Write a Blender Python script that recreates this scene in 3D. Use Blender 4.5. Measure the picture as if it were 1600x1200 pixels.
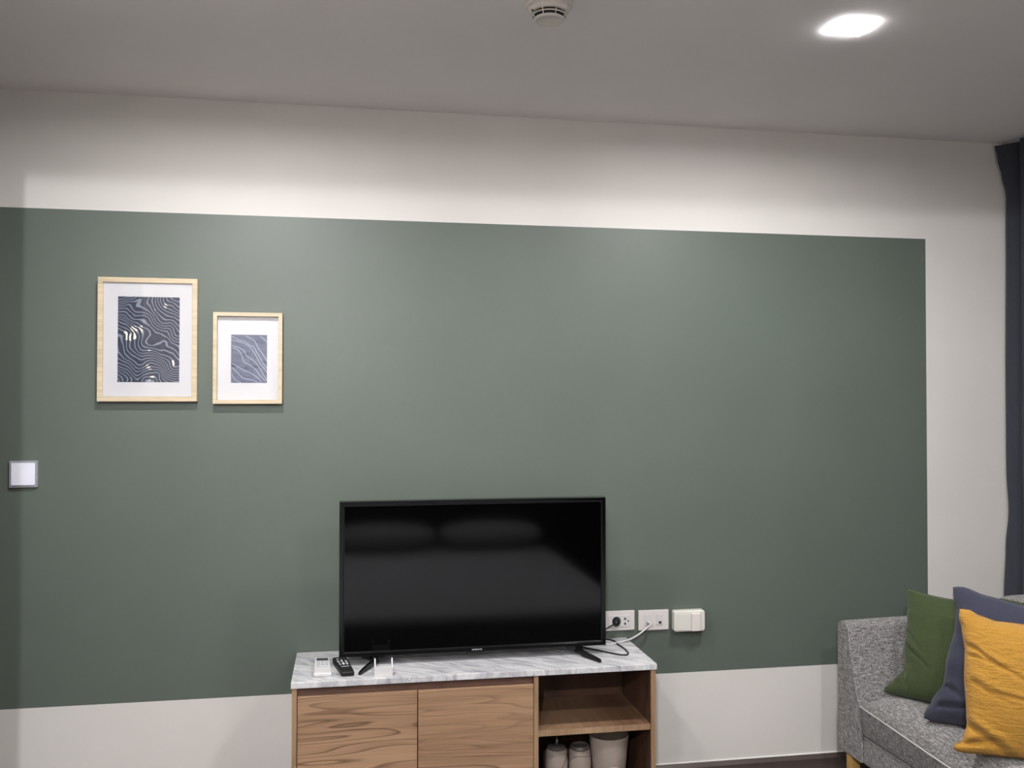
import bpy, bmesh, math, random
from mathutils import Vector, Matrix
random.seed(7)
for o in list(bpy.data.objects): bpy.data.objects.remove(o)
C = bpy.context.scene.collection
SC = bpy.context.scene

# ------------------------------------------------------------------ camera
cam_d = bpy.data.cameras.new('camera'); cam = bpy.data.objects.new('camera', cam_d); C.objects.link(cam)
yaw, pitch, roll, F = .1773, .0171, .0005, 1434.0
fw = Vector((math.sin(yaw)*math.cos(pitch), math.cos(yaw)*math.cos(pitch), math.sin(pitch)))
rt = Vector((math.cos(yaw), -math.sin(yaw), 0)); up = rt.cross(fw)
r2 = rt*math.cos(roll)+up*math.sin(roll); u2 = -rt*math.sin(roll)+up*math.cos(roll)
M = Matrix((r2, u2, -fw)).transposed().to_4x4(); M.translation = Vector((0, -3.284, 1.4348))
cam.matrix_world = M
cam_d.sensor_fit = 'HORIZONTAL'; cam_d.sensor_width = 36; cam_d.lens = F/1600*36
cam_d.clip_start = .02
SC.camera = cam

# ------------------------------------------------------------------ world, exposure
w = bpy.data.worlds.new('world'); SC.world = w; w.use_nodes = True
w.node_tree.nodes['Background'].inputs[0].default_value = (.02, .02, .025, 1)
w.node_tree.nodes['Background'].inputs[1].default_value = .3
SC.view_settings.view_transform = 'Standard'; SC.view_settings.look = 'None'
SC.view_settings.gamma = 1; SC.view_settings.use_curve_mapping = False
SC.view_settings.exposure = 3.2
DIFFUSER = 11.0                                       # glow of the downlight panels
W_NEAR, W_MID, GLOBE = 2.35, 1.95, 700.0               # watts of the downlights' beams (over the wall, over the bed), glow of the globe lamp

# ------------------------------------------------------------------ material helpers
def S(c):
    c = [x/255 for x in c]
    return tuple((x/12.92 if x <= .04045 else ((x+.055)/1.055)**2.4) for x in c)+(1,)
class N:
    def __init__(s, name):
        s.m = bpy.data.materials.new(name); s.m.use_nodes = True; s.t = s.m.node_tree
        s.p = s.t.nodes['Principled BSDF']
    def n(s, typ, **k):
        x = s.t.nodes.new(typ)
        for a, b in k.items(): setattr(x, a, b)
        return x
    def l(s, a, b): s.t.links.new(a, b)
    def val(s, x, d):
        if isinstance(d, (int, float)): x.default_value = d
        else: s.l(d, x)
    def math(s, op, a, b=0, c=None, clamp=False):
        x = s.n('ShaderNodeMath', operation=op); x.use_clamp = clamp
        s.val(x.inputs[0], a); s.val(x.inputs[1], b)
        if c is not None: s.val(x.inputs[2], c)
        return x.outputs[0]
    def coord(s, scale=(1, 1, 1), loc=(0, 0, 0), rot=(0, 0, 0)):
        tc = s.n('ShaderNodeTexCoord'); mp = s.n('ShaderNodeMapping')
        mp.inputs['Location'].default_value = loc; mp.inputs['Rotation'].default_value = rot; mp.inputs['Scale'].default_value = scale
        s.l(tc.outputs['Object'], mp.inputs[0]); return mp.outputs[0]
    def noise(s, co, scale=5, detail=2, rough=.5, dist=0):
        x = s.n('ShaderNodeTexNoise'); s.l(co, x.inputs['Vector'])
        x.inputs['Scale'].default_value = scale; x.inputs['Detail'].default_value = detail
        x.inputs['Roughness'].default_value = rough; x.inputs['Distortion'].default_value = dist
        return x.outputs[0]
    def ramp(s, f, stops, interp='LINEAR'):
        x = s.n('ShaderNodeValToRGB'); x.color_ramp.interpolation = interp; e = x.color_ramp.elements
        while len(e) < len(stops): e.new(.5)
        for i, (p, c) in enumerate(stops): e[i].position = p; e[i].color = c if len(c) == 4 else S(c)
        s.l(f, x.inputs[0]); return x.outputs[0]
    def mix(s, f, a, b, blend='MIX'):
        x = s.n('ShaderNodeMix', data_type='RGBA', blend_type=blend)
        s.val(x.inputs[0], f)
        for i, v in ((6, a), (7, b)):
            if isinstance(v, tuple): x.inputs[i].default_value = v if len(v) == 4 else S(v)
            else: s.l(v, x.inputs[i])
        return x.outputs[2]
    def bump(s, h, strength=.3, dist=.001):
        x = s.n('ShaderNodeBump'); x.inputs['Strength'].default_value = strength; x.inputs['Distance'].default_value = dist
        s.l(h, x.inputs['Height']); s.l(x.outputs[0], s.p.inputs['Normal'])
    def set(s, base=None, rough=None, spec=None, metal=None, coat=None):
        P = s.p.inputs
        if base is not None:
            if isinstance(base, tuple): P['Base Color'].default_value = base if len(base) == 4 else S(base)
            else: s.l(base, P['Base Color'])
        if rough is not None: s.val(P['Roughness'], rough)
        if spec is not None: P['Specular IOR Level'].default_value = spec
        if metal is not None: P['Metallic'].default_value = metal
        if coat is not None: P['Coat Weight'].default_value = coat; P['Coat Roughness'].default_value = .15
        return s.m
def plain(name, c, rough=.5, spec=.5, metal=0, var=.04, sc=30):
    a = N(name); co = a.coord(); f = a.noise(co, sc, 3)
    base = S(c); lo = tuple(x*(1-var) for x in base[:3])+(1,); hi = tuple(min(1, x*(1+var)) for x in base[:3])+(1,)
    return a.set(a.ramp(f, [(.3, lo), (.7, hi)]), rough, spec, metal)
def wood(name, pal, seed=0, axis='X', rough=.42, lines=1.0, band=1.0):
    a = N(name)
    sc = {'X': (.30, 4, 4), 'Z': (4, 4, .30), 'Y': (4, .30, 4)}[axis]
    co = a.coord(scale=sc, loc=(seed*3.1, seed*1.7, seed*2.3))
    base = a.noise(co, 2.6*band, 2, .5, .25)
    v = a.math('MULTIPLY', base, 15.0)
    fr = a.math('FRACT', v)
    fine = a.noise(a.coord(scale=tuple(x*(2.2 if x > 1 else 1) for x in sc), loc=(seed, 1, 0)), 9, 5, .65, .2)
    big = a.noise(a.coord(scale=sc, loc=(seed*5, 2, seed)), .9, 3, .55, .3)
    col = a.ramp(big, [(.32, pal[0]), (.5, pal[1]), (.68, pal[2])])
    dk = a.ramp(fr, [(0, (1, 1, 1, 1)), (.72, (.86, .86, .86, 1)), (.92, (.40, .37, .35, 1)), (1, (1, 1, 1, 1))])
    gate = a.ramp(a.noise(co, 1.1, 2), [(.4, (0, 0, 0, 1)), (.62, (1, 1, 1, 1))])
    gm = a.math('MULTIPLY', gate, .95*lines)
    col = a.mix(gm, col, a.mix(1.0, col, dk, 'MULTIPLY'))
    ff = a.ramp(fine, [(.3, (.70, .68, .66, 1)), (.65, (1.08, 1.06, 1.06, 1))])
    col = a.mix(.8, col, ff, 'MULTIPLY')
    a.bump(fine, .12, .0006)
    return a.set(col, rough, .4)
def fabric(name, c, rough=.9, weave=900, heather=0.0, lo=None, hi=None, bump=.35, wr=0, bd=.0022, aniso=.2):
    a = N(name)
    n1 = a.noise(a.coord(scale=(1, 1, aniso)), weave, 2); n2 = a.noise(a.coord(scale=(aniso, 1, 1)), weave, 2); n3 = a.noise(a.coord(scale=(1, aniso, 1)), weave, 2)
    f = a.math('DIVIDE', a.math('ADD', n1, a.math('ADD', n2, n3)), 3.0)
    base = S(c)
    lo = S(lo) if lo else tuple(x*.8 for x in base[:3])+(1,); hi = S(hi) if hi else tuple(min(1, x*1.2) for x in base[:3])+(1,)
    col = a.ramp(f, [(.38, lo), (.5, base), (.62, hi)])
    if heather:
        b = a.noise(a.coord(), weave*.12, 4, .7); col = a.mix(heather, col, a.ramp(b, [(.35, (.6, .6, .6, 1)), (.65, (1.3, 1.3, 1.3, 1))]), 'MULTIPLY')
    h = f
    if wr:
        wn = a.noise(a.coord(scale=(1, 1, 4.2)), 22, 3, .55, 1.0)
        h = a.math('ADD', f, a.math('MULTIPLY', wn, wr))
    a.bump(h, bump, bd)
    a.p.inputs['Sheen Weight'].default_value = .15; a.p.inputs['Sheen Roughness'].default_value = .5
    return a.set(col, rough, .15)

# ------------------------------------------------------------------ materials
GREEN = (103, 114, 104)
def wall_paint():
    a = N('painted_wall')
    tc = a.n('ShaderNodeTexCoord'); sp = a.n('ShaderNodeSeparateXYZ'); a.l(tc.outputs['Object'], sp.inputs[0])
    mk = a.math('MULTIPLY', a.math('LESS_THAN', sp.outputs[0], 2.254), a.math('MULTIPLY', a.math('GREATER_THAN', sp.outputs[2], .4148), a.math('LESS_THAN', sp.outputs[2], 2.073)))
    n1 = a.noise(a.coord(), 2.2, 3)
    g = a.ramp(n1, [(.3, (86, 95, 87)), (.7, (90, 99, 91))])
    c = a.ramp(n1, [(.3, (205, 201, 197)), (.7, (210, 206, 202))])
    col = a.mix(mk, c, g)
    tex = a.noise(a.coord(), 260, 3)
    a.bump(tex, .08, .0006)
    r = a.math('SUBTRACT', .62, a.math('MULTIPLY', mk, .17))
    a.set(col, r, .45)
    return a.m
M_WALL = wall_paint()
M_PLASTER = plain('cream_plaster', (206, 200, 193), .7, .3)
M_CEIL = plain('white_ceiling_paint', (232, 227, 225), .85, .2, var=.015, sc=3)
M_DARKWALL = plain('dark_wall_panel', (60, 52, 48), .6)
M_BASE = wood('dark_wood_skirting', [(70, 60, 57), (84, 74, 70), (96, 85, 80)], 3, 'X')
M_BEAD = plain('white_sealant_bead', (238, 234, 230), .4)
M_FLOOR = wood('dark_laminate_floor', [(70, 58, 56), (88, 74, 70), (104, 90, 84)], 5, 'X', .4)
PAL = [(142, 112, 88), (170, 138, 110), (190, 160, 130)]
M_WD1 = wood('walnut_laminate_left_door', PAL, 1.0, 'X')
M_WD2 = wood('walnut_laminate_right_door', PAL, 2.7, 'X')
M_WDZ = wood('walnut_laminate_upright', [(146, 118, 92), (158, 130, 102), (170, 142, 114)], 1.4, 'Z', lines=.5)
M_WDI = wood('walnut_laminate_shaded_inside', [(66, 46, 38), (92, 66, 52), (112, 84, 66)], 4.2, 'Z')  # same laminate, with the shade of the bay darkened into its colour
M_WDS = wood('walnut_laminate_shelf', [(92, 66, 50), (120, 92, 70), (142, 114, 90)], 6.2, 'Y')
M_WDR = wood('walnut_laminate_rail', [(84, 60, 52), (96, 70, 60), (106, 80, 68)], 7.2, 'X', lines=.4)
M_PINE = wood('pale_wood_leg', [(196, 156, 92), (212, 172, 108), (222, 184, 122)], 2.2, 'Z', lines=.4)
M_FRAME = wood('pale_birch_frame', [(196, 178, 148), (206, 190, 162), (214, 200, 174)], 2.0, 'X', .5, lines=.15)
def marble():
    a = N('white_marble_top')
    def stretch(k, rot, loc=(0, 0, 0)):
        m2 = a.n('ShaderNodeMapping'); m2.inputs['Scale'].default_value = (1, k, 1.5); m2.inputs['Location'].default_value = loc
        a.l(a.coord(rot=(0, 0, rot)), m2.inputs[0]); return m2.outputs[0]
    co = stretch(4.5, .66)
    f = a.noise(co, 7, 6, .6, 1.1)
    g = a.noise(stretch(5.5, .58, (3, 1, 0)), 11, 4, .6, 1.6)
    col = a.ramp(f, [(.34, (152, 152, 157)), (.46, (182, 181, 185)), (.56, (202, 201, 203)), (.7, (214, 213, 214))])
    vein = a.ramp(g, [(.47, (1, 1, 1, 1)), (.5, (.74, .74, .76, 1)), (.53, (1, 1, 1, 1))])
    return a.set(a.mix(.7, col, vein, 'MULTIPLY'), .22, .5)
M_MARBLE = marble()
M_BLKGLOSS = plain('glossy_black_plastic', (3, 3, 4), .14, .5, var=.01)
M_BLK = plain('matt_black_plastic', (6, 6, 7), .4, .4)
M_SCREEN = plain('black_screen_glass', (1, 1, 1), .075, .5, var=0)
M_LINE = plain('dark_bevel_line', (30, 30, 32), .25, .6)
M_SILVER = plain('silver_print', (205, 205, 208), .35, .5)
M_CHROME = plain('brushed_chrome', (190, 190, 192), .25, .5, 1)
M_WHITE = plain('white_plastic', (202, 200, 200), .35, .5, var=.01)
M_WHITE2 = plain('warm_white_plastic', (210, 203, 200), .4, .5, var=.01)
M_IVORY = plain('ivory_plastic', (206, 204, 197), .35, .5, var=.01)
M_COOLW = plain('bright_white_rocker', (232, 232, 245), .3, .5, var=.01)
M_GREYPL = plain('grey_frame_plastic', (150, 150, 158), .35, .5)
M_HOLE = plain('dark_socket_hole', (22, 18, 18), .6)
M_LCD = plain('dark_lcd_window', (62, 62, 72), .25, .5)
M_BTN = plain('grey_button', (158, 162, 166), .5)
M_MAT = plain('white_mount_board', (202, 201, 205), .8, .2, var=.01)
M_TAUPE = plain('taupe_ceramic', (170, 156, 146), .5, .4)
M_TAUPEB = plain('taupe_bin_plastic', (178, 166, 156), .5, .4)
M_LINEC = plain('dark_inlaid_line', (84, 70, 64), .5)
M_DKCAP = plain('dark_grey_cap', (92, 84, 82), .35)
M_RIB = plain('white_ribbed_cup', (214, 204, 198), .45)
M_DET = plain('off_white_detector_plastic', (214, 208, 200), .45, .4)
M_SHEET = fabric('white_bed_linen', (150, 150, 155), .9, 700)
M_HEAD = plain('dark_headboard', (30, 27, 26), .5)
M_SOFA = fabric('grey_melange_upholstery', (116, 113, 112), .95, 420, .10, (62, 60, 60), (178, 175, 174), .4, aniso=.10)
M_SOFAPIPE = fabric('light_grey_piping', (176, 172, 170), .9, 600)
M_PG = fabric('olive_green_linen', (58, 68, 42), .95, 800, .2, bump=.3, wr=.6)
M_PN = fabric('slate_blue_linen', (56, 57, 71), .95, 800, .2, bump=.3, wr=.6)
M_PY = fabric('mustard_yellow_linen', (168, 124, 52), .95, 800, .15, bump=.6, wr=2.6, bd=.0045)
M_CURT = fabric('charcoal_curtain_cloth', (52, 54, 62), .9, 600, 0, bump=.2)
def emit(name, s):
    a = N(name); P = a.p.inputs
    f = a.noise(a.coord(), 3, 1); a.l(a.ramp(f, [(0, (.97, .98, 1, 1)), (1, (.975, .98, 1, 1))]), P['Emission Color'])
    P['Emission Strength'].default_value = s; P['Base Color'].default_value = (.9, .9, .9, 1)
    return a.m
M_EM = emit('lit_diffuser', DIFFUSER)
def glass():
    a = N('picture_glass'); t = a.t; t.nodes.remove(a.p)
    tr = a.n('ShaderNodeBsdfTransparent'); gl = a.n('ShaderNodeBsdfGlossy'); gl.inputs['Roughness'].default_value = .06
    lw = a.n('ShaderNodeLayerWeight'); lw.inputs[0].default_value = .5
    fr = a.math('ADD', a.math('MULTIPLY', a.math('POWER', lw.outputs['Facing'], 5.0), .9), .035)
    mx = a.n('ShaderNodeMixShader'); a.l(fr, mx.inputs[0]); a.l(tr.outputs[0], mx.inputs[1]); a.l(gl.outputs[0], mx.inputs[2])
    a.l(mx.outputs[0], t.nodes['Material Output'].inputs[0]); return a.m
M_GLASS = glass()
def print_big():
    a = N('contour_line_print')
    co = a.coord()
    d = a.noise(co, 9, 2.2, .35, .1)
    sp = a.n('ShaderNodeSeparateXYZ'); a.l(co, sp.inputs[0])
    gx = a.math('MULTIPLY', sp.outputs[0], 38); gz = a.math('MULTIPLY', sp.outputs[2], 64)
    v = a.math('ADD', a.math('MULTIPLY', d, 16), a.math('ADD', gx, gz))
    fr = a.math('FRACT', v); tri = a.math('ABSOLUTE', a.math('SUBTRACT', fr, .5))
    line = a.ramp(tri, [(.07, (1, 1, 1, 1)), (.17, (0, 0, 0, 1))])
    gate = a.ramp(a.noise(a.coord(loc=(5.3, 0, 2.2)), 26, 1, .4), [(.66, (0, 0, 0, 1)), (.70, (1, 1, 1, 1))])
    thick = a.ramp(tri, [(.20, (1, 1, 1, 1)), (.27, (0, 0, 0, 1))])
    bg = a.ramp(a.noise(a.coord(), 60, 4), [(.3, (40, 44, 62)), (.7, (58, 63, 80))])
    col = a.mix(line, bg, (128, 136, 152))
    col = a.mix(a.math('MULTIPLY', gate, thick), col, (244, 238, 222))
    return a.set(col, .7, .2)
def print_small():
    a = N('washed_blue_print')
    f = a.noise(a.coord(scale=(1, 1, 3.5)), 22, 3, .55, .6)
    g = a.noise(a.coord(), 400, 2)
    col = a.ramp(f, [(.30, (56, 64, 90)), (.45, (86, 94, 118)), (.7, (98, 105, 126))])
    col = a.mix(.3, col, a.ramp(g, [(.3, (.8, .8, .8, 1)), (.7, (1.1, 1.1, 1.1, 1))]), 'MULTIPLY')
    return a.set(col, .7, .2)

# ------------------------------------------------------------------ object helpers
ORG = {}
def link(name, me, mat, parent=None, smooth=False):
    o = bpy.data.objects.new(name, me); C.objects.link(o)
    if mat: me.materials.append(mat)
    if parent: o.parent = parent
    if smooth:
        for p in me.polygons: p.use_smooth = True
    return o
def obj(name, bm, mat, parent=None, smooth=False, bevel=0, seg=2, subsurf=0, angle=35, org=None):
    """bm is in world coordinates; the mesh is re-based on its thing's origin"""
    me = bpy.data.meshes.new(name)
    bmesh.ops.recalc_face_normals(bm, faces=bm.faces)
    L = Vector((0, 0, 0)); root = parent
    while root is not None and root.parent is not None: root = root.parent
    if root is not None: L = ORG[root.name]
    elif org is not None: L = Vector(org)
    bm.transform(Matrix.Translation(-L)); bm.to_mesh(me); bm.free()
    o = link(name, me, mat, parent, smooth or bevel > 0 or subsurf > 0)
    if root is None: o.location = L; ORG[o.name] = L
    if bevel:
        b = o.modifiers.new('bevel', 'BEVEL'); b.width = bevel; b.segments = seg; b.limit_method = 'ANGLE'; b.angle_limit = math.radians(angle)
        wn = o.modifiers.new('wn', 'WEIGHTED_NORMAL'); wn.keep_sharp = True
    if subsurf:
        s_ = o.modifiers.new('sub', 'SUBSURF'); s_.levels = subsurf; s_.render_levels = subsurf
    return o
def tag(o, label, cat, group=None, kind=None):
    if label: o['label'] = label
    if cat: o['category'] = cat
    if group: o['group'] = group
    if kind: o['kind'] = kind
    return o
def thing(name, label, cat, loc, group=None):
    o = bpy.data.objects.new(name, None); C.objects.link(o); o.location = loc; o.empty_display_size = .05
    ORG[o.name] = Vector(loc)
    return tag(o, label, cat, group)
def box(bm, x0, x1, y0, y1, z0, z1):
    vs = [bm.verts.new((x, y, z)) for x in (x0, x1) for y in (y0, y1) for z in (z0, z1)]
    for f in ((0, 1, 3, 2), (4, 6, 7, 5), (0, 4, 5, 1), (2, 3, 7, 6), (0, 2, 6, 4), (1, 5, 7, 3)):
        bm.faces.new([vs[i] for i in f])
    return vs
def B(*a):
    bm = bmesh.new(); box(bm, *a); return bm
def prism(pts, d, axis='x', a0=0, a1=1, bm=None):
    """closed outline pts (2D) swept along axis between a0 and a1"""
    bm = bm or bmesh.new()
    def P(p, t):
        return {'x': (t, p[0], p[1]), 'y': (p[0], t, p[1]), 'z': (p[0], p[1], t)}[axis]
    A = [bm.verts.new(P(p, a0)) for p in pts]; Z = [bm.verts.new(P(p, a1)) for p in pts]
    n = len(pts)
    for i in range(n): bm.faces.new([A[i], A[(i+1) % n], Z[(i+1) % n], Z[i]])
    bm.faces.new(A[::-1]); bm.faces.new(Z); return bm
def lathe(prof, cx, cy, n=48, bm=None, sx=1, sy=1):
    bm = bm or bmesh.new(); rings = []
    for r, z in prof:
        if r < 1e-5: rings.append([bm.verts.new((cx, cy, z))])
        else: rings.append([bm.verts.new((cx+sx*r*math.cos(2*math.pi*i/n), cy+sy*r*math.sin(2*math.pi*i/n), z)) for i in range(n)])
    for a, b in zip(rings, rings[1:]):
        for i in range(n):
            j = (i+1) % n
            if len(a) == 1 and len(b) == 1: continue
            if len(a) == 1: bm.faces.new([a[0], b[j], b[i]])
            elif len(b) == 1: bm.faces.new([a[i], a[j], b[0]])
            else: bm.faces.new([a[i], a[j], b[j], b[i]])
    return bm
def smoothpath(pts, k=8):
    out = []; P = [Vector(p) for p in pts]; P = [2*P[0]-P[1]]+P+[2*P[-1]-P[-2]]
    for i in range(1, len(P)-2):
        for j in range(k):
            t = j/k; a, b, c, d = P[i-1], P[i], P[i+1], P[i+2]
            out.append(.5*((2*b)+(-a+c)*t+(2*a-5*b+4*c-d)*t*t+(-a+3*b-3*c+d)*t**3))
    out.append(P[-2]); return out
def tube(pts, r, n=8, bm=None, k=8, radii=None):
    bm = bm or bmesh.new(); P = smoothpath(pts, k) if k > 1 else [Vector(p) for p in pts]
    rings = []; ref = Vector((.13, .21, 1)).normalized()
    for i, p in enumerate(P):
        t = (P[min(i+1, len(P)-1)]-P[max(i-1, 0)]).normalized()
        a = (ref-ref.dot(t)*t).normalized(); ref = a; b = t.cross(a)
        rr = r if radii is None else radii[0]+(radii[1]-radii[0])*i/(len(P)-1)
        rings.append([bm.verts.new(p+rr*(math.cos(2*math.pi*j/n)*a+math.sin(2*math.pi*j/n)*b)) for j in range(n)])
    for A, Bq in zip(rings, rings[1:]):
        for j in range(n): bm.faces.new([A[j], A[(j+1) % n], Bq[(j+1) % n], Bq[j]])
    bm.faces.new(rings[0][::-1]); bm.faces.new(rings[-1]); return bm
def rrect(x0, x1, z0, z1, r, n=6):
    pts = []
    for cx, cz, a0 in ((x1-r, z1-r, 0), (x0+r, z1-r, 90), (x0+r, z0+r, 180), (x1-r, z0+r, 270)):
        for i in range(n+1):
            a = math.radians(a0+90*i/n); pts.append((cx+r*math.cos(a), cz+r*math.sin(a)))
    return pts

# ------------------------------------------------------------------ the room
ZC = 2.469
XR = 2.74; XL = -2.6; YB = -5.4
def struct(name, bm, m):
    o = obj(name, bm, m); o['kind'] = 'structure'; return o
struct('floor', B(XL-.1, XR+.1, YB-.1, .1, -.05, 0), M_FLOOR)
struct('ceiling', B(XL-.1, XR+.1, YB-.1, .1, ZC, ZC+.05), M_CEIL)
struct('wall_back', B(XL-.1, XR+.1, 0, .1, 0, ZC), M_WALL)
struct('wall_right', B(XR, XR+.1, YB, 0, 0, ZC), M_PLASTER)
struct('wall_left', B(XL-.1, XL, YB, 0, 0, ZC), M_PLASTER)
struct('wall_front', B(XL, XR, YB-.1, YB, 0, ZC), M_PLASTER)
struct('light_cutoff_beam', B(XL, XR, -2.68, -2.60, 2.326, ZC), M_CEIL)   # unseen beam added to keep the round lamp's light off the upper wall
struct('wall_shadow_caster', B(XL, -.905, -1.22, -1.10, 0, ZC), M_PLASTER)  # unseen wall stub added to cast the shadow edge at the far left
bmq = prism([(0, 0), (-.014, 0), (-.014, .064), (-.002, .078), (0, .078)], 0, 'x', XL, XR)
struct('baseboard_back', bmq, M_BASE)
struct('trim_1', B(XL, XR, -.004, 0, .0782, .0815), M_BEAD)

# ------------------------------------------------------------------ ceiling downlights and detector
def downlight(x, y, label, watts, spread=173, size=.098):
    t = thing('ceiling_light', label, 'light', (x, y, ZC), 'square ceiling downlights')
    h = .052
    bm = bmesh.new()
    for s_, e_ in (((-h-.003), (-h)), (h, h+.003)):
        box(bm, x+s_, x+e_, y-h-.003, y+h+.003, ZC-.0008, ZC-.0002)
        box(bm, x-h, x+h, y+s_, y+e_, ZC-.0008, ZC-.0002)
    obj('trim_frame', bm, M_WHITE, t)
    obj('diffuser', B(x-h, x+h, y-h, y+h, ZC-.0050, ZC-.0004), M_EM, t, bevel=.002)
    ld = bpy.data.lights.new('beam', 'AREA'); ld.shape = 'SQUARE'; ld.size = size; ld.energy = watts; ld.spread = math.radians(spread); ld.color = (1, .99, .975)
    lo = bpy.data.objects.new('beam', ld); C.objects.link(lo); lo.parent = t; lo.location = (0, 0, -.0058)
    return t
downlight(1.37, -.965, 'lit square white downlight in the ceiling, above the right side of the green wall', W_NEAR)
downlight(-.345, -.985, 'lit square downlight at the top left of the ceiling, mostly cut off by the frame', W_NEAR)
downlight(1.42, -2.39, 'lit square downlight behind the viewer, above the right side of the bed', W_MID)
downlight(-.30, -2.39, 'lit square downlight behind the viewer, above the left side of the bed', W_MID)
t = thing('ceiling_lamp', 'small flat round lamp on the ceiling at the far end of the room', 'light', (-.45, -4.3, ZC))
obj('base', lathe([(0, ZC-.0003), (.05, ZC-.0003), (.05, ZC-.02), (.02, ZC-.028), (0, ZC-.028)], -.45, -4.3), M_WHITE, t, True)
obj('diffuser', lathe([(0, ZC-.0285)]+[(.035*math.sin(a*math.pi/12), ZC-.0525+.024*math.cos(a*math.pi/12)) for a in range(1, 12)]+[(0, ZC-.0765)], -.45, -4.3, 24), emit('lit_globe', GLOBE), t, True)
t = thing('smoke_detector', 'round off-white smoke detector on the ceiling at the top centre', 'smoke detector', (.513, -.965, ZC))
cx, cy = .513, -.965
obj('base', lathe([(0, ZC-.0002), (.062, ZC-.0002), (.062, ZC-.010), (.058, ZC-.014), (0, ZC-.014)], cx, cy), M_DET, t, True)
obj('body', lathe([(0, ZC-.0135), (.054, ZC-.0135), (.054, ZC-.020), (.049, ZC-.028), (.0475, ZC-.0285), (.043, ZC-.0285), (0, ZC-.0285)], cx, cy), M_DET, t, True)
obj('vent_core', lathe([(0, ZC-.028), (.040, ZC-.028), (.038, ZC-.0445), (0, ZC-.0445)], cx, cy), M_HOLE, t, True)
obj('grille_ring', lathe([(.0425, ZC-.0335), (.0455, ZC-.0345), (.0445, ZC-.0375), (.0415, ZC-.0365), (.0425, ZC-.0335)], cx, cy), M_DET, t, True)
obj('cover', lathe([(0, ZC-.0425), (.039, ZC-.0425), (.0405, ZC-.0445), (.038, ZC-.048), (.0335, ZC-.0488), (.033, ZC-.0478), (0, ZC-.0478)], cx, cy), M_DET, t, True)
for i in range(8):
    bm = bmesh.new(); a = 2*math.pi*i/8+.20; ca, sa = math.cos(a), math.sin(a)
    tube([(cx+.047*ca, cy+.047*sa, ZC-.0275), (cx+.0445*ca, cy+.0445*sa, ZC-.036), (cx+.0395*ca, cy+.0395*sa, ZC-.0445)], .0014, 6, bm, 3)
    obj('rib', bm, M_DET, t)
obj('indicator_lamp', lathe([(0, ZC-.024), (.003, ZC-.024), (.003, ZC-.030), (0, ZC-.031)], cx-.046, cy-.012, 12), M_HOLE, t)

# ------------------------------------------------------------------ tv cabinet
t = thing('tv_cabinet', 'walnut low cabinet with white marble top and open shelf bay', 'cabinet', (.42, -.18, 0))
YF = -.35
obj('countertop', B(-.1700, 1.0165, YF, -.002, .5376, .5566), M_MARBLE, t, bevel=.0012).__setitem__('label', 'white marble top with grey veins')
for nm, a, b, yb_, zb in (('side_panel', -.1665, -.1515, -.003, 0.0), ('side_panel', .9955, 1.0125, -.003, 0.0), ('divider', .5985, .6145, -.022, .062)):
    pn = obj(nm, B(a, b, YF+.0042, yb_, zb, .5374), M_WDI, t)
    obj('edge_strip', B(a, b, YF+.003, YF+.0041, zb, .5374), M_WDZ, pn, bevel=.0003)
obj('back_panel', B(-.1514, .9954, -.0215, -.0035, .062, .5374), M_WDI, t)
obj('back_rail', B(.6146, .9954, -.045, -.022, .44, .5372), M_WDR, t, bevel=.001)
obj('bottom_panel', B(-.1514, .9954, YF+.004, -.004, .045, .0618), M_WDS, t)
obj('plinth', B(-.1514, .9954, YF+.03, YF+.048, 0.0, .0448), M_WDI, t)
obj('top_rail', B(-.1513, .5983, YF+.020, YF+.036, .5050, .5372), M_WDR, t)
obj('door', B(-.1495, .2212, YF, YF+.017, .064, .5110), M_WD1, t, bevel=.001)
obj('door', B(.2240, .5970, YF, YF+.017, .064, .5110), M_WD2, t, bevel=.001)
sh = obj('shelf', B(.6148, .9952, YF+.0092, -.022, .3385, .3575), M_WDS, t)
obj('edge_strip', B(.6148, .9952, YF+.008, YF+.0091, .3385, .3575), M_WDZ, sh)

# ------------------------------------------------------------------ objects inside the shelf bay
ZS = .062
t = thing('soap_dispenser', 'taupe soap dispenser with metal pump nozzle in the open bay, leftmost on the lower shelf', 'soap dispenser', (.708, -.20, ZS))
x, y = .708, -.200
obj('bottle', lathe([(0, ZS), (.030, ZS), (.035, ZS+.006), (.0375, .14), (.0385, .20), (.036, .232), (.032, .243), (0, .2435)], x, y), M_TAUPE, t, True)
obj('collar', lathe([(0, .2436), (.031, .2436), (.032, .247), (.030, .2515), (0, .252)], x, y), M_DKCAP, t, True)
obj('pump_nozzle', lathe([(0, .252), (.0065, .252), (.0065, .272), (.0045, .274), (.0045, .29), (0, .291)], x, y, 20), M_CHROME, t, True)
arc = [(x-.030, y-.024, .150), (x-.012, y-.0375, .166), (x+.010, y-.0382, .190), (x+.026, y-.0285, .214), (x+.033, y-.0165, .236)]
obj('inlaid_line', tube(arc, .0008, 6), M_LINEC, t)
t = thing('round_jar', 'rounded taupe jar with glassy lid between the soap dispenser and the tapered bin', 'jar', (.790, -.20, ZS))
x, y = .790, -.200
obj('pot', lathe([(0, ZS), (.026, ZS), (.032, ZS+.01), (.0375, .15), (.0385, .19), (.037, .222), (.034, .238), (0, .2385)], x, y), M_TAUPE, t, True)
obj('lid', lathe([(0, .2386), (.034, .2386), (.0345, .243), (.031, .250), (.026, .2525), (.0255, .2495), (.012, .2485), (0, .248)], x, y), M_DKCAP, t, True)
arc = [(x-.035, y-.015, .205), (x-.026, y-.0285, .219), (x-.008, y-.0375, .2235), (x+.012, y-.0372, .2225), (x+.030, y-.0245, .217)]
obj('inlaid_line', tube(arc, .0008, 6), M_LINEC, t)
t = thing('waste_bin', 'tall tapered taupe bin at the right of the open bay', 'bin', (.893, -.20, ZS))
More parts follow.
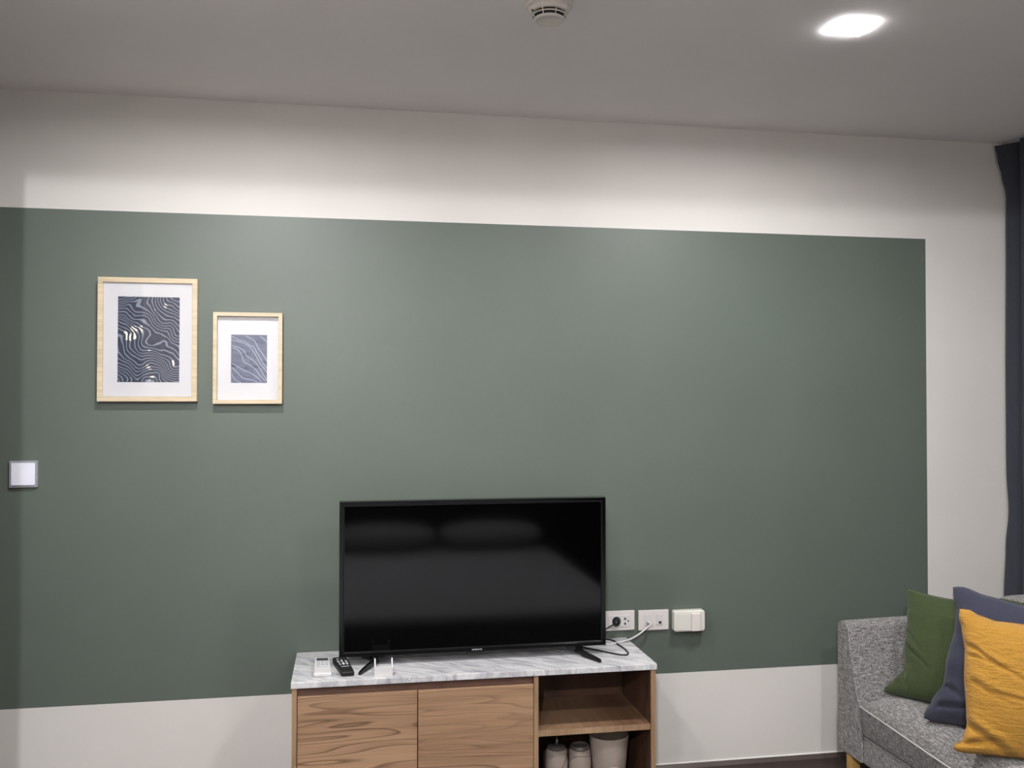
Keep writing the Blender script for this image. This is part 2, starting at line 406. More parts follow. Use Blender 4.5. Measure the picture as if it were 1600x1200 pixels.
x, y = .893, -.200
obj('body', lathe([(0, ZS), (.047, ZS), (.049, ZS+.003), (.0685, .278), (.0695, .281), (.0665, .281), (.0640, .275), (.045, ZS+.006), (0, ZS+.006)], x, y), M_TAUPEB, t, True)
t = thing('ribbed_cup', 'small white ribbed cup in front of the tapered bin', 'cup', (.885, -.300, ZS))
x, y = .886, -.300
prof = [(0, ZS), (.024, ZS)]
for i in range(22):
    z = ZS+.003+i*.0058; prof += [(.0305, z), (.0325, z+.0025), (.0305, z+.0052)]
prof += [(.030, z+.006), (.027, z+.005), (.025, ZS+.004), (0, ZS+.004)]
obj('ribbed_body', lathe(prof, x, y), M_RIB, t, True)

# ------------------------------------------------------------------ television
ZT = .5567
t = thing('television', 'black flat television with glossy bezel standing on the marble cabinet top', 'television', (.43, -.185, ZT))
tx0, tx1, tz0, tz1, ty = -.0255, .8825, .5865, 1.099, -.206
bw = .0175
bm = bmesh.new()
rings = []
for (i, y) in ((0, ty+.012), (.0015, ty), (bw-.004, ty+.001), (bw, ty+.005)):
    rings.append([bm.verts.new(p) for p in ((tx0+i, y, tz0+i), (tx1-i, y, tz0+i), (tx1-i, y, tz1-i), (tx0+i, y, tz1-i))])
back = [bm.verts.new(p) for p in ((tx0, ty+.03, tz0), (tx1, ty+.03, tz0), (tx1, ty+.03, tz1), (tx0, ty+.03, tz1))]
allr = [back]+rings
for A, Bq in zip(allr, allr[1:]):
    for i in range(4): bm.faces.new([A[i], A[(i+1) % 4], Bq[(i+1) % 4], Bq[i]])
bm.faces.new(back)
obj('bezel', bm, M_BLKGLOSS, t, bevel=.0008)
obj('screen', B(tx0+bw-.001, tx1-bw+.001, ty+.0045, ty+.008, tz0+bw-.001, tz1-bw+.001), M_SCREEN, t)
bm = bmesh.new(); i = bw-.0025; h = .0016
for a in ((tx0+i, tx1-i, tz0+i, tz0+i+h), (tx0+i, tx1-i, tz1-i-h, tz1-i), (tx0+i, tx0+i+h, tz0+i, tz1-i), (tx1-i-h, tx1-i, tz0+i, tz1-i)):
    box(bm, a[0], a[1], ty-.0004, ty+.003, a[2], a[3])
obj('bezel_line', bm, M_LINE, t)
bm = bmesh.new()
A = [bm.verts.new(p) for p in ((tx0+.006, ty+.0302, tz0+.004), (tx1-.006, ty+.0302, tz0+.004), (tx1-.006, ty+.0302, tz1-.006), (tx0+.006, ty+.0302, tz1-.006))]
Z = [bm.verts.new(p) for p in ((tx0+.13, ty+.075, tz0+.035), (tx1-.13, ty+.075, tz0+.035), (tx1-.13, ty+.066, tz1-.12), (tx0+.13, ty+.066, tz1-.12))]
for i in range(4): bm.faces.new([A[i], A[(i+1) % 4], Z[(i+1) % 4], Z[i]])
bm.faces.new(A[::-1]); bm.faces.new(Z)
obj('rear_cover', bm, M_BLK, t, bevel=.004)
cu = bpy.data.curves.new('logo', 'FONT'); cu.body = 'SAMSUNG'; cu.size = .0088; cu.extrude = .0002; cu.align_x = 'CENTER'; cu.align_y = 'CENTER'; cu.space_character = 1.02
tmp = bpy.data.objects.new('tmp', cu); C.objects.link(tmp)
bpy.context.view_layer.update()
me = bpy.data.meshes.new_from_object(tmp.evaluated_get(bpy.context.evaluated_depsgraph_get())); bpy.data.objects.remove(tmp)
xs = [v.co.x for v in me.vertices]; k = .034/(max(xs)-min(xs))
me.transform(Matrix.Translation(Vector((.432, ty-.0003, tz0+.0072))-ORG[t.name]) @ Matrix.Rotation(math.radians(90), 4, 'X') @ Matrix.Diagonal((k, .78, 1, 1)))
lg = link('logo', me, M_SILVER, t); lg['label'] = 'silver maker lettering'
def foot(xc, s):
    bm = bmesh.new()
    # outline of a splayed foot seen from the side of the tv: front arm, hub, rear arm, tapering in height
    P = [(xc+s*.060, -.306, ZT, .010, .011), (xc+s*.050, -.285, ZT, .011, .015), (xc+s*.022, -.235, ZT+.003, .011, .020), (xc, -.195, ZT+.012, .013, .024), (xc+s*.020, -.150, ZT+.003, .011, .020), (xc+s*.052, -.088, ZT, .010, .012)]
    rings = []
    for i, (x, y, z, wd, ht) in enumerate(P):
        a = P[max(i-1, 0)]; b = P[min(i+1, len(P)-1)]; d = Vector((b[0]-a[0], b[1]-a[1], 0)).normalized(); n = Vector((d.y, -d.x, 0))
        c = Vector((x, y, z)); hw = wd/2
        rings.append([bm.verts.new(c+n*hw), bm.verts.new(c+n*hw*.7+Vector((0, 0, ht))), bm.verts.new(c-n*hw*.7+Vector((0, 0, ht))), bm.verts.new(c-n*hw)])
    for A, Bq in zip(rings, rings[1:]):
        for i in range(4): bm.faces.new([A[i], A[(i+1) % 4], Bq[(i+1) % 4], Bq[i]])
    bm.faces.new(rings[0][::-1]); bm.faces.new(rings[-1])
    box(bm, xc-.026, xc+.026, -.206+.004, -.206+.05, ZT+.018, tz0+.003)
    return bm
obj('stand_foot', foot(.100, -1), M_BLKGLOSS, t, bevel=.002)
obj('stand_foot', foot(.775, 1), M_BLKGLOSS, t, bevel=.002)
obj('remote_sensor', B(.4, .46, ty+.002, ty+.014, tz0-.004, tz0+.0005), M_BLK, t, bevel=.001)

# ------------------------------------------------------------------ small things on the marble top
def remote(name, label, x0, x1, y0, y1, h, mat, lean=0.0, org=None):
    return
t = thing('air_conditioner_remote', 'white remote with dark display lying at the left end of the marble top', 'remote control', (-.077, -.21, ZT))
def quadslab(c4, z0, z1, bm=None):
    """c4: front-left, front-right, back-right, back-left (x, y); z1: thickness at front / back"""
    bm = bm or bmesh.new(); (f0, f1) = z1 if isinstance(z1, tuple) else (z1, z1)
    lo = [bm.verts.new((p[0], p[1], z0)) for p in c4]; hi = [bm.verts.new((p[0], p[1], z0+(f0 if i < 2 else f1))) for i, p in enumerate(c4)]
    for i in range(4): bm.faces.new([lo[i], lo[(i+1) % 4], hi[(i+1) % 4], hi[i]])
    bm.faces.new(lo[::-1]); bm.faces.new(hi); return bm
fl, fr_, br, bl = Vector((-.103, -.300)), Vector((-.046, -.303)), Vector((-.056, -.140)), Vector((-.104, -.137))
def inset(c4, u0, u1, v0, v1):
    f0, f1, b1, b0 = c4
    def P(u, v): return (f0*(1-u)+f1*u)*(1-v)+(b0*(1-u)+b1*u)*v
    return [P(u0, v0), P(u1, v0), P(u1, v1), P(u0, v1)]
q = [fl, fr_, br, bl]
def tilt(c4, d0, d1, y0, y1, th, z0):
    """thin plate following the top face, whose thickness runs from d0 at y0 to d1 at y1"""
    bm = bmesh.new()
    def zz(p): return z0+d0+(d1-d0)*(p[1]-y0)/(y1-y0)
    lo = [bm.verts.new((p[0], p[1], zz(p)-.0002)) for p in c4]; hi = [bm.verts.new((p[0], p[1], zz(p)+th)) for p in c4]
    for i in range(4): bm.faces.new([lo[i], lo[(i+1) % 4], hi[(i+1) % 4], hi[i]])
    bm.faces.new(lo[::-1]); bm.faces.new(hi); return bm
obj('body', quadslab(q, ZT, (.012, .018)), M_WHITE, t, bevel=.003, seg=3)
TA = (.012, .018, -.30, -.139)
obj('display', tilt(inset(q, .12, .88, .76, .93), *TA, .0005, ZT), M_LCD, t)
for (u0, u1, v0, v1) in ((.14, .36, .60, .66), (.42, .60, .62, .69), (.66, .86, .60, .66), (.14, .36, .49, .55), (.40, .62, .48, .56), (.66, .86, .49, .55), (.16, .34, .38, .415)):
    obj('button', tilt(inset(q, u0, u1, v0, v1), *TA, .0010, ZT), M_BTN, t)
obj('print_line', tilt(inset(q, .40, .84, .385, .40), *TA, .0003, ZT), M_GREYPL, t)
t = thing('tv_remote', 'black television remote lying in front of the left edge of the television', 'remote control', (.002, -.24, ZT))
q = [Vector((-.016, -.315)), Vector((.025, -.311)), Vector((-.001, -.150)), Vector((-.047, -.158))]
obj('body', quadslab(q, ZT, (.016, .021)), M_BLK, t, bevel=.005, seg=3)
TB = (.016, .021, -.313, -.154)
for (u0, u1, v0, v1) in ((.16, .30, .60, .72), (.42, .56, .66, .76), (.70, .84, .60, .72), (.18, .30, .44, .54), (.42, .58, .46, .58), (.68, .84, .44, .56), (.2, .32, .80, .86), (.44, .56, .80, .86), (.68, .80, .80, .86)):
    obj('button', tilt(inset(q, u0, u1, v0, v1), *TB, .0012, ZT), M_SILVER if (v0 < .7 and .4 < u0 < .6) else M_BTN, t)
obj('lettering', tilt(inset(q, .22, .84, .33, .35), *TB, .0004, ZT), M_SILVER, t)
t = thing('remote_holder', 'small white bracket standing in front of the left television foot', 'holder', (.116, -.315, ZT))
x0, x1, y0, y1 = .0870, .1450, -.332, -.305
obj('front_plate', prism([(x0, ZT), (x1, ZT), (x1, ZT+.030), (x0, ZT+.030)], 0, 'y', y0, y0+.003), M_WHITE, t, bevel=.001)
for a, b in ((x0-.0003, x0+.0045), (x1-.0045, x1+.0003)):
    obj('side_arm', prism([(y0+.0031, ZT), (y1, ZT), (y1, ZT+.052), (y1-.007, ZT+.052), (y0+.0031, ZT+.026)], 0, 'x', a, b), M_WHITE, t, bevel=.001)
obj('base_plate', B(x0+.0046, x1-.0046, y0+.0031, y1, ZT, ZT+.003), M_WHITE, t)

# ------------------------------------------------------------------ wall plates
def holes(bm, lst, y):
    for (x, z, w_, h_) in lst: box(bm, x-w_/2, x+w_/2, y-.0012, y+.0005, z-h_/2, z+h_/2)
t = thing('power_outlet', 'white double power outlet on the green wall, nearest the television', 'outlet', (.988, 0, .619))
obj('plate', B(.928, 1.048, -.009, -.0004, .584, .656), M_WHITE2, t, bevel=.002)
obj('socket_module', B(.948, 1.030, -.0125, -.0092, .598, .640), M_WHITE, t, bevel=.001)
bm = bmesh.new(); holes(bm, [(1.010, .6275, .006, .007), (1.010, .6095, .006, .007), (1.022, .619, .005, .005)], -.0128)
obj('socket_holes', bm, M_HOLE, t)
t = thing('data_outlet', 'white wall plate with two small jacks, between the power outlet and the switch box', 'outlet', (1.121, 0, .6165))
obj('plate', B(1.063, 1.180, -.009, -.0004, .5795, .654), M_WHITE2, t, bevel=.002)
for xx in (1.099, 1.144):
    j = obj('jack_module', B(xx-.0125, xx+.0125, -.0115, -.0092, .599, .638), M_WHITE, t, bevel=.0008)
obj('jack_hole', B(1.1405, 1.1505, -.0125, -.0108, .604, .612), M_HOLE, t)
t = thing('switch_box', 'thick ivory surface-mounted switch box, rightmost of the fittings beside the television', 'switch', (1.2535, 0, .6125))
pts = rrect(1.193, 1.314, .574, .652, .010)
obj('housing', prism(pts, 0, 'y', -.034, -.0004), M_IVORY, t, bevel=.005, seg=3)
obj('cover_panel', prism(rrect(1.200, 1.2545, .580, .640, .003), 0, 'y', -.0365, -.0342), M_IVORY, t, bevel=.001)
obj('rocker', prism(rrect(1.2585, 1.2915, .577, .642, .003), 0, 'y', -.042, -.0342), M_WHITE2, t, bevel=.0015)
t = thing('light_switch', 'square white light switch with grey frame on the green wall at the far left', 'switch', (-1.054, 0, 1.188))
bm = bmesh.new(); a0, a1, z0, z1, fw_ = -1.097, -1.010, 1.144, 1.232, .0065
for a in ((a0, a1, z0, z0+fw_), (a0, a1, z1-fw_, z1), (a0, a0+fw_, z0+fw_, z1-fw_), (a1-fw_, a1, z0+fw_, z1-fw_)): box(bm, a[0], a[1], -.011, -.0004, a[2], a[3])
obj('frame', bm, M_GREYPL, t, bevel=.001)
obj('rocker', B(a0+fw_+.0004, a1-fw_-.0004, -.0145, -.0006, z0+fw_+.0004, z1-fw_-.0004), M_COOLW, t, bevel=.0015)

# cables
t = thing('power_cable', 'black cord looping on the marble top with its plug in the power outlet', 'cable', (.95, -.10, ZT))
R_ = .0026; Z1 = ZT+.0028
obj('cord', tube([(.958, -.036, .6135), (.945, -.040, .609), (.925, -.045, .600), (.895, -.050, .585), (.875, -.040, .566), (.895, -.026, Z1), (.925, -.024, Z1), (.945, -.034, Z1), (.957, -.062, Z1), (.956, -.105, Z1), (.961, -.150, Z1), (.961, -.198, Z1), (.955, -.226, Z1), (.941, -.238, Z1), (.917, -.225, Z1), (.866, -.167, Z1), (.83, -.127, Z1), (.76, -.085, Z1+.01), (.70, -.085, .64), (.69, -.115, .68)], R_, 8), M_BLK, t, True)
bm = tube([(.9775, -.0135, .618), (.977, -.020, .618), (.972, -.032, .617), (.962, -.0365, .6145)], .01, 16, None, 4, (.0165, .0055))
for v in bm.verts: v.co.z = .6165+(v.co.z-.6165)*1.1
obj('plug', bm, M_BLK, t, True)
t = thing('antenna_cable', 'white cable from the data outlet down onto the marble top behind the television', 'cable', (1.02, -.06, ZT))
obj('cord', tube([(1.104, -.030, .611), (1.100, -.036, .607), (1.083, -.036, .594), (1.062, -.040, .580), (1.035, -.050, .569), (1.005, -.063, ZT+.0055), (.96, -.083, ZT+.0035), (.915, -.098, ZT+.004), (.86, -.072, ZT+.02), (.80, -.070, .64), (.78, -.112, .70)], .0034, 8), M_WHITE, t, True)
obj('plug', tube([(1.0985, -.0118, .6105), (1.100, -.022, .611), (1.104, -.031, .611)], .006, 12, None, 3, (.0062, .005)), M_WHITE, t, True)

# ------------------------------------------------------------------ pictures
def picture(label, x0, x1, z0, z1, fw_, px0, px1, pz0, pz1, mat, depth, rec, mlabel):
    t = thing('picture_frame', label, 'picture', ((x0+x1)/2, 0, (z0+z1)/2))
    bm = bmesh.new(); yb = -.0006
    o_ = [(x0, z0), (x1, z0), (x1, z1), (x0, z1)]; i_ = [(x0+fw_, z0+fw_), (x1-fw_, z0+fw_), (x1-fw_, z1-fw_), (x0+fw_, z1-fw_)]
    R = []
    for pts, y in ((o_, yb), (o_, -depth), (i_, -depth), (i_, yb)): R.append([bm.verts.new((p[0], y, p[1])) for p in pts])
    R.append(R[0])
    for A, Bq in zip(R, R[1:]):
        for i in range(4): bm.faces.new([A[i], A[(i+1) % 4], Bq[(i+1) % 4], Bq[i]])
    obj('frame', bm, M_FRAME, t, bevel=.0008)
    ym = -depth+rec
    # mount board with a real window
    bm = bmesh.new(); a = .0004
    for q_ in ((x0+fw_+a, x1-fw_-a, z0+fw_+a, pz0), (x0+fw_+a, x1-fw_-a, pz1, z1-fw_-a), (x0+fw_+a, px0, pz0, pz1), (px1, x1-fw_-a, pz0, pz1)):
        box(bm, q_[0], q_[1], ym, ym+.0015, q_[2], q_[3])
    obj('mount', bm, M_MAT, t)
    pr = obj('print', B(px0-.004, px1+.004, ym+.0017, ym+.0022, pz0-.004, pz1+.004), mat, t); pr['label'] = mlabel
    obj('glass', B(x0+fw_+a, x1-fw_-a, ym-.0035, ym-.0020, z0+fw_+a, z1-fw_-a), M_GLASS, t)
    return t, pr, ym
picture('larger pale wood picture frame with dark contour-line print, left of the smaller one', -.823, -.504, 1.428, 1.845, .0165, -.7605, -.5625, 1.493, 1.7815, print_big(), .028, .008, 'navy print of pale contour lines with cream flecks')
t, pr, ym = picture('smaller pale wood picture frame with blue line print, right of the larger one', -.452, -.2225, 1.420, 1.7335, .0130, -.3945, -.2745, 1.492, 1.658, print_small(), .030, .018, 'washed blue print with fine white lines')
PL = [[(.0, .97), (.2, .90), (.4, .85), (.52, .78), (.62, .75), (.74, .60), (.9, .40), (1, .30)],
      [(.0, .90), (.2, .86), (.42, .80), (.55, .72), (.65, .62), (.78, .44), (.9, .32), (1, .22)],
      [(.02, .78), (.18, .74), (.34, .68), (.44, .56), (.6, .48), (.75, .36), (.88, .20), (1, .05)],
      [(.04, .73), (.16, .70), (.26, .62), (.32, .52), (.36, .44), (.5, .38), (.68, .28), (.8, .16), (.95, .04)],
      [(.03, .41), (.18, .34), (.36, .26), (.55, .20), (.7, .13), (.8, .06), (.84, .01)],
      [(.02, .32), (.14, .24), (.24, .16), (.34, .10), (.52, .07), (.66, .04), (.76, .01)],
      [(.03, .18), (.1, .08), (.2, .03), (.28, .01)],
      [(.40, .98), (.55, .92), (.66, .86), (.76, .72), (.88, .60), (1, .45)],
      [(.82, .97), (.9, .92), (1, .85)]]
bm = bmesh.new()
for pl in PL:
    P = smoothpath([(-.3945+.12*u, 0, 1.492+.166*v) for u, v in pl], 6); prev = None
    for i, p in enumerate(P):
        d = (P[min(i+1, len(P)-1)]-P[max(i-1, 0)]).normalized(); n = Vector((-d.z, 0, d.x))*.00085
        cur = [bm.verts.new((p+s_*n)+Vector((0, ym+q_, 0))) for s_, q_ in ((1, .0016), (1, .0012), (-1, .0012), (-1, .0016))]
        if prev:
            for a in range(4): bm.faces.new([prev[a], prev[(a+1) % 4], cur[(a+1) % 4], cur[a]])
        else: bm.faces.new(cur[::-1])
        prev = cur
    bm.faces.new(prev)
obj('line_drawing', bm, plain('pale_ink', (168, 174, 196), .6), pr)

# ------------------------------------------------------------------ curtain
def curtain():
    bm = bmesh.new(); ztop, zbot = 2.452, .012; nz = 70; ns = 300
    def lead(z):
        P = [(2.455, 2.548), (2.40, 2.562), (2.33, 2.583), (2.25, 2.603), (2.1, 2.600), (1.5, 2.592), (1.15, 2.592), (1.0, 2.602), (.85, 2.586), (.66, 2.575), (.3, 2.572), (0, 2.57)]
        for (a, xa), (b, xb) in zip(P, P[1:]):
            if z >= b: tt = (z-b)/(a-b); tt = tt*tt*(3-2*tt); return xb+(xa-xb)*tt
        return P[-1][1]
    vs = []
    for i in range(nz+1):
        z = ztop+(zbot-ztop)*i/nz; row = []
        for j in range(ns+1):
            s_ = j/ns; y = -.022-s_*3.3; ph = s_*3.3/.115*2*math.pi
            dd = lead(z); amp = .030+.006*math.sin(7*s_+z)
            yw = y+.012*math.sin(ph*2)*.6
            fade = math.exp(-s_*3.3/.05)
            x = 2.605-amp*math.cos(ph+.35*math.sin(z*2+s_*20)*(1-fade))
            x = x*(1-fade)+(dd)*fade
            row.append(bm.verts.new((x, min(yw, -.010), z)))
        vs.append(row)
    for a, b in zip(vs, vs[1:]):
        for j in range(ns): bm.faces.new([a[j], a[j+1], b[j+1], b[j]])
    return bm
t = thing('curtain', 'dark charcoal floor-length curtain hanging at the right edge', 'curtain', (2.60, -1.7, 0))
o = obj('drape', curtain(), M_CURT, t, True); sd = o.modifiers.new('solid', 'SOLIDIFY'); sd.thickness = .003
obj('heading_tape', B(2.597, 2.603, -3.2, -.08, 2.4525, 2.4555), M_GREYPL, t)
t = thing('curtain_rail', 'thin white curtain rail fixed to the ceiling above the dark curtain', 'curtain rail', (2.60, -1.7, ZC))
obj('track', B(2.594, 2.606, -3.4, -.03, ZC-.013, ZC-.0003), M_GREYPL, t, bevel=.002)

# ------------------------------------------------------------------ sofa
t = thing('sofa', 'grey fabric sofa with pale wooden legs against the curtain', 'sofa', (2.15, -1.15, 0))
X0 = 1.768; YW = -.170; SB = .165; YE = -2.20
def arm(yw, sgn):
    def P(d, z): return (yw-sgn*d, z)
    sect0 = [P(0, SB), P(0, .612), P(.012, .628), P(.030, .634), P(.058, .630), P(.072, .616), P(.088, .55), P(.128, .40), P(.152, .33), P(.156, SB)]
    xs = [(X0, 0), (X0+.006, 0), (X0+.25, .006), (X0+.50, .022), (X0+.72, .030), (X0+.73, .030)]
    bm = bmesh.new(); R = []
    for x, dz in xs:
        R.append([bm.verts.new((x, y, z+dz*(max(0, z-.4)/.23))) for y, z in sect0])
    n = len(sect0)
    for A, Bq in zip(R, R[1:]):
        for i in range(n): bm.faces.new([A[i], A[(i+1) % n], Bq[(i+1) % n], Bq[i]])
    bm.faces.new(R[0][::-1]); bm.faces.new(R[-1]); return bm
obj('armrest', arm(YW, 1), M_SOFA, t, bevel=.010, seg=3, angle=30)
obj('armrest', arm(YE, -1), M_SOFA, t, bevel=.010, seg=3, angle=30)
ya, yb = YW-.157, YE+.157
obj('front_rail', B(X0+.006, X0+.06, yb, ya, SB, .262), M_SOFA, t, bevel=.008)
obj('seat_base', B(X0+.0602, 2.46, yb, ya, SB+.01, .300), M_SOFA, t)
obj('backrest', B(2.42, 2.53, YE+.02, YW-.02, SB, .64), M_SOFA, t, bevel=.02, seg=4)
def seat():
    bm = bmesh.new(); n = 26; rows = []
    for i in range(n+1):
        y = ya+(yb-ya)*i/n; f = (ya-y); e = min(f, y-yb)
        sag = -.022*min(1, f/.45)*min(1, max(0, (y-yb))/.3)
        edge = 1-math.exp(-e/.035)
        top = .372+(.052)*edge
        prof = [(2.41, .302), (X0+.063, .302), (X0+.063, .2635), (X0+.008, .2635), (X0+.002, .272), (X0-.002, .32), (X0-.006, .366+sag), (X0-.003, .378+sag*.9), (X0+.004, .392+sag*.7), (X0+.018, .372+(top-.372)*.70+sag*.4), (X0+.04, top-.004), (X0+.075, top+.005*edge), (X0+.12, top+.004*edge), (X0+.18, top), (X0+.35, top), (X0+.56, top-.01), (2.41, top-.03)]
        rows.append([bm.verts.new((x, y, z)) for x, z in prof])
    m = len(rows[0])
    for A, Bq in zip(rows, rows[1:]):
        for j in range(m): bm.faces.new([A[j], A[(j+1) % m], Bq[(j+1) % m], Bq[j]])
    bm.faces.new(rows[0][::-1]); bm.faces.new(rows[-1]); return bm
sc_ = obj('seat_cushion', seat(), M_SOFA, t, True)
pth = []
for i in range(27):
    y = ya-.002+(yb-ya+.004)*i/26; f = ya-y; sag = -.022*min(1, f/.45)*min(1, max(0, (y-yb))/.3)
    pth.append((X0-.0065, y, .366+sag))
obj('piping', tube(pth, .0028, 8, None, 1), M_SOFAPIPE, sc_, True)['label'] = 'thin pale piping'
def puff(x0, x1, y0, y1, z0, z1, ex=3.0, n=14):
    bm = bmesh.new(); bmesh.ops.create_cube(bm, size=2)
    bmesh.ops.subdivide_edges(bm, edges=bm.edges, cuts=n, use_grid_fill=True)
    for v in bm.verts:
        p = v.co.copy(); L = (abs(p.x)**ex+abs(p.y)**ex+abs(p.z)**ex)**(1/ex); q_ = p/L
        v.co = Vector(((x0+x1)/2+q_.x*(x1-x0)/2, (y0+y1)/2+q_.y*(y1-y0)/2, (z0+z1)/2+q_.z*(z1-z0)/2))
    return bm
ym_ = (ya+yb)/2
obj('back_cushion', puff(2.235, 2.418, ym_+.004, ya-.006, .415, .765, 5), M_SOFA, t, True)
obj('back_cushion', puff(2.235, 2.418, yb+.006, ym_-.004, .415, .765, 5), M_SOFA, t, True)
def leg(x, y, dx, dy):
    bm = bmesh.new(); a, b = .019, .013
    lo = [bm.verts.new((x+dx+sx*b, y+dy+sy*b, 0)) for sx, sy in ((-1, -1), (1, -1), (1, 1), (-1, 1))]
    hi = [bm.verts.new((x+sx*a, y+sy*a, SB-.0005)) for sx, sy in ((-1, -1), (1, -1), (1, 1), (-1, 1))]
    for i in range(4): bm.faces.new([lo[i], lo[(i+1) % 4], hi[(i+1) % 4], hi[i]])
    bm.faces.new(lo[::-1]); bm.faces.new(hi); return bm
for x, y, dx, dy in ((1.80, -.225, -.006, .004), (1.80, YE+.055, -.006, -.004), (2.47, -.225, .006, .004), (2.47, YE+.055, .006, -.004)):
    obj('leg', leg(x, y, dx, dy), M_PINE, t, bevel=.002)

# ------------------------------------------------------------------ scatter cushions
def rnd_c(p, u, v, BL, BR, TL):
    c = max(0, abs(u)+abs(v)-1.84)/.16
    return p-((BR-BL).normalized()*(1 if u > 0 else -1)+(TL-BL).normalized()*(1 if v > 0 else -1))*.007*c**1.5
def pillow(name, label, BL, BR, TL, TR, T, mat, bow=.12, pw=2, left=None, top=None, creases=(), seed=1, ear=.0, floor=.4245):
    BL, BR, TL, TR = map(Vector, (BL, BR, TL, TR)); n = 120
    N_ = ((BR-BL).normalized().cross((TL-BL).normalized())).normalized()
    rnd = random.Random(seed); ph = [rnd.uniform(0, 6.28) for _ in range(12)]
    def lerp(L_, x):
        for (a0, b0), (a1, b1) in zip(L_, L_[1:]):
            if x <= a1: t_ = (x-a0)/(a1-a0); t_ = t_*t_*(3-2*t_); return b0+(b1-b0)*t_
        return L_[-1][1]
    def warp(u, v):
        a, b = (u+1)/2, (v+1)/2
        gen = bow*.5*(1-abs(v)**pw)**.6; gt = bow*.5*(1-u*u)**.6
        li = lerp(left, b) if left else gen
        ti = lerp(top, a) if top else gt
        a2 = li+a*(1-li-gen); b2 = gt*.25+b*(1-ti-gt*.25)
        return (BL*(1-a2)+BR*a2)*(1-b2)+(TL*(1-a2)+TR*a2)*b2
    bm = bmesh.new(); F = []; K = []
    for j in range(n+1):
        rf, rk = [], []
        for i in range(n+1):
            u = -math.cos(math.pi*i/n) if False else 2*i/n-1; v = 2*j/n-1
            p = warp(u, v)
            p = rnd_c(p, u, v, BL, BR, TL)
            e = ((1-u*u)*(1-v*v))
            th = T*.5*(max(0, e)**.42)
            # soft long wrinkles near the edges, fading in the middle
            wv = 0
            for q_ in range(4):
                wv += math.sin((5+3*q_)*v*2.2+ph[q_]+1.5*math.sin(u*(1.2+.5*q_)+ph[q_+4]))*(.5/(q_+1))
            edge = math.exp(-((1-abs(u))/.35)**2)
            disp = .0035*wv*edge*min(1, e*8)
            for (cu_, cv, ang, ln, wd, dp) in creases:
                du, dv = u-cu_, v-cv; ca, sa = math.cos(ang), math.sin(ang)
                al = du*ca+dv*sa; ac = -du*sa+dv*ca+.12*al*al
                if -.05 < al < ln*1.6:
                    g = math.exp(-(ac/wd)**2)*max(0, min(1, (al+.05)/.06))*max(0, 1-al/ln/1.6)
                    g2 = math.exp(-((ac-wd*1.9)/(wd*1.3))**2)*max(0, min(1, (al+.05)/.06))*max(0, 1-al/ln/1.6)
                    disp += (-dp*g+dp*.6*g2)*min(1, e*14+.15)
            f = p+N_*(th+disp); k = p-N_*(th*.9)
            for v_ in (f, k):
                if v_.z < floor: v_.z = floor
            if i in (0, n) or j in (0, n):
                q_ = bm.verts.new(p if p.z > floor else Vector((p.x, p.y, floor))); rf.append(q_); rk.append(q_)
            else: rf.append(bm.verts.new(f)); rk.append(bm.verts.new(k))
        F.append(rf); K.append(rk)
    for j in range(n):
        for i in range(n):
            bm.faces.new([F[j][i], F[j][i+1], F[j+1][i+1], F[j+1][i]])
            try: bm.faces.new([K[j][i+1], K[j][i], K[j+1][i], K[j+1][i+1]])
            except ValueError: pass
    L = (BL+BR)/2
    o = obj(name, bm, mat, None, True, org=L); tag(o, label, 'cushion')
    # piped seam
    bm2 = bmesh.new(); edge = []
    for (s0, s1) in (((-1, -1), (1, -1)), ((1, -1), (1, 1)), ((1, 1), (-1, 1)), ((-1, 1), (-1, -1))):
        for q_ in range(24):
            u = s0[0]+(s1[0]-s0[0])*q_/24; v = s0[1]+(s1[1]-s0[1])*q_/24
            p = warp(u, v); p = rnd_c(p, u, v, BL, BR, TL); p.z = max(p.z, floor+.0005); edge.append(p)
    edge.append(edge[0])
    obj('seam', tube(edge, .0016, 6, bm2, 1), mat, o, True)
    return o
def corners(BL, TL, e, w_, wt=None, dz=0):
    e = Vector(e).normalized(); BL = Vector(BL); TL = Vector(TL)
    return BL, BL+e*w_, TL, TL+e*(wt or w_)+Vector((0, 0, dz))
pillow('scatter_cushion', 'olive green cushion next to the sofa armrest, leftmost of the cushions', *corners((1.812, -.385, .4275), (1.93, -.352, .782), (.556, -.83, 0), .33, .33), .13, M_PG,
       creases=((-.95, -.05, -.35, .6, .05, .008), (-.99, -.47, -.62, .45, .04, .012), (-.9, .2, -.5, .4, .04, .006)), seed=3, left=((0, 0), (.04, .01), (.13, .09), (.26, .175), (.46, .125), (.63, .105), (.80, .075), (.94, .03), (1, 0)))
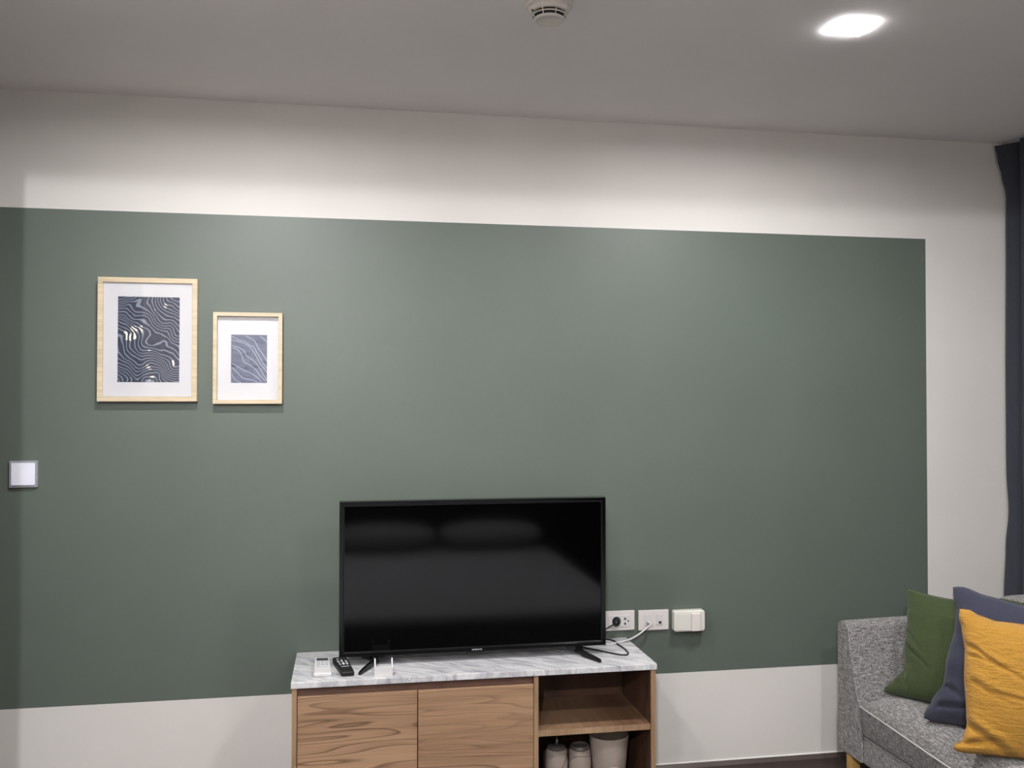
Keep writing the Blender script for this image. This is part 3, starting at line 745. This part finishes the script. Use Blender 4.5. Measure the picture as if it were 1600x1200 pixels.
pillow('scatter_cushion', 'slate blue cushion between the left green cushion and the yellow one', *corners((1.784, -.647, .4275), (1.892, -.648, .846), (.66, -.75, 0), .42, .42, -.035), .14, M_PN,
       creases=((-.9, -.45, -.3, .3, .04, .008), (-.85, -.75, .2, .5, .05, .008)), seed=5, left=((0, 0), (.03, .005), (.15, .045), (.29, .095), (.48, .08), (.66, .09), (.82, .075), (.93, .03), (1, 0)), top=((0, 0), (.08, .0), (.25, .03), (.5, .05), (.8, .03), (1, 0)))
pillow('scatter_cushion', 'mustard yellow cushion in front of the blue one at the right edge', *corners((1.706, -.905, .4275), (1.765, -.852, .828), (.86, -.51, 0), .41, .41), .14, M_PY,
       creases=((-.95, .48, -.28, .7, .035, .008), (-.98, -.62, -.38, .8, .05, .014), (-.9, .0, -.3, .4, .05, .006), (-.6, -.05, -.12, .7, .03, .005), (-.95, .35, .05, .5, .03, .006), (-.97, -.88, .3, .35, .05, .012)), seed=8, left=((0, 0), (.035, .0), (.08, .06), (.20, .090), (.26, .083), (.55, .06), (.70, .06), (.84, .037), (.95, .01), (1, 0)), top=((0, 0), (.06, .015), (.16, .06), (.25, .085), (.5, .095), (.8, .06), (1, 0)))
pillow('scatter_cushion', 'second olive green cushion, only its top showing behind the blue cushion', *corners((2.095, -.50, .4275), (2.165, -.505, .769), (.12, -.99, .10), .34, .34), .06, M_PG, seed=9, bow=.06)

# ------------------------------------------------------------------ bed behind the viewer (mirrored in the screen)
t = thing('bed', 'large bed with white linen mirrored in the television screen', 'bed', (.35, -2.05, 0))
obj('base', B(-.55, 1.25, -3.02, -1.12, .03, .28), M_HEAD, t, bevel=.01)
obj('mattress', puff(-.57, 1.27, -3.03, -1.08, .2805, .52, 9, 16), M_SHEET, t, True)
obj('headboard', B(-.9, 2.2, -3.12, -3.06, .0, 1.12), M_HEAD, t, bevel=.01)
tag(obj('bed_pillow', puff(.56, 1.20, -2.98, -2.62, .523, .67, 2.6), M_SHEET, None, True, org=(.88, -2.8, .52)), 'white bed pillow mirrored in the screen, right one', 'pillow', 'white pillows on the bed')
tag(obj('bed_pillow', puff(-.10, .54, -2.98, -2.62, .523, .67, 2.6), M_SHEET, None, True, org=(.22, -2.8, .52)), 'white bed pillow mirrored in the screen, left one', 'pillow', 'white pillows on the bed')
bpy.context.view_layer.update()
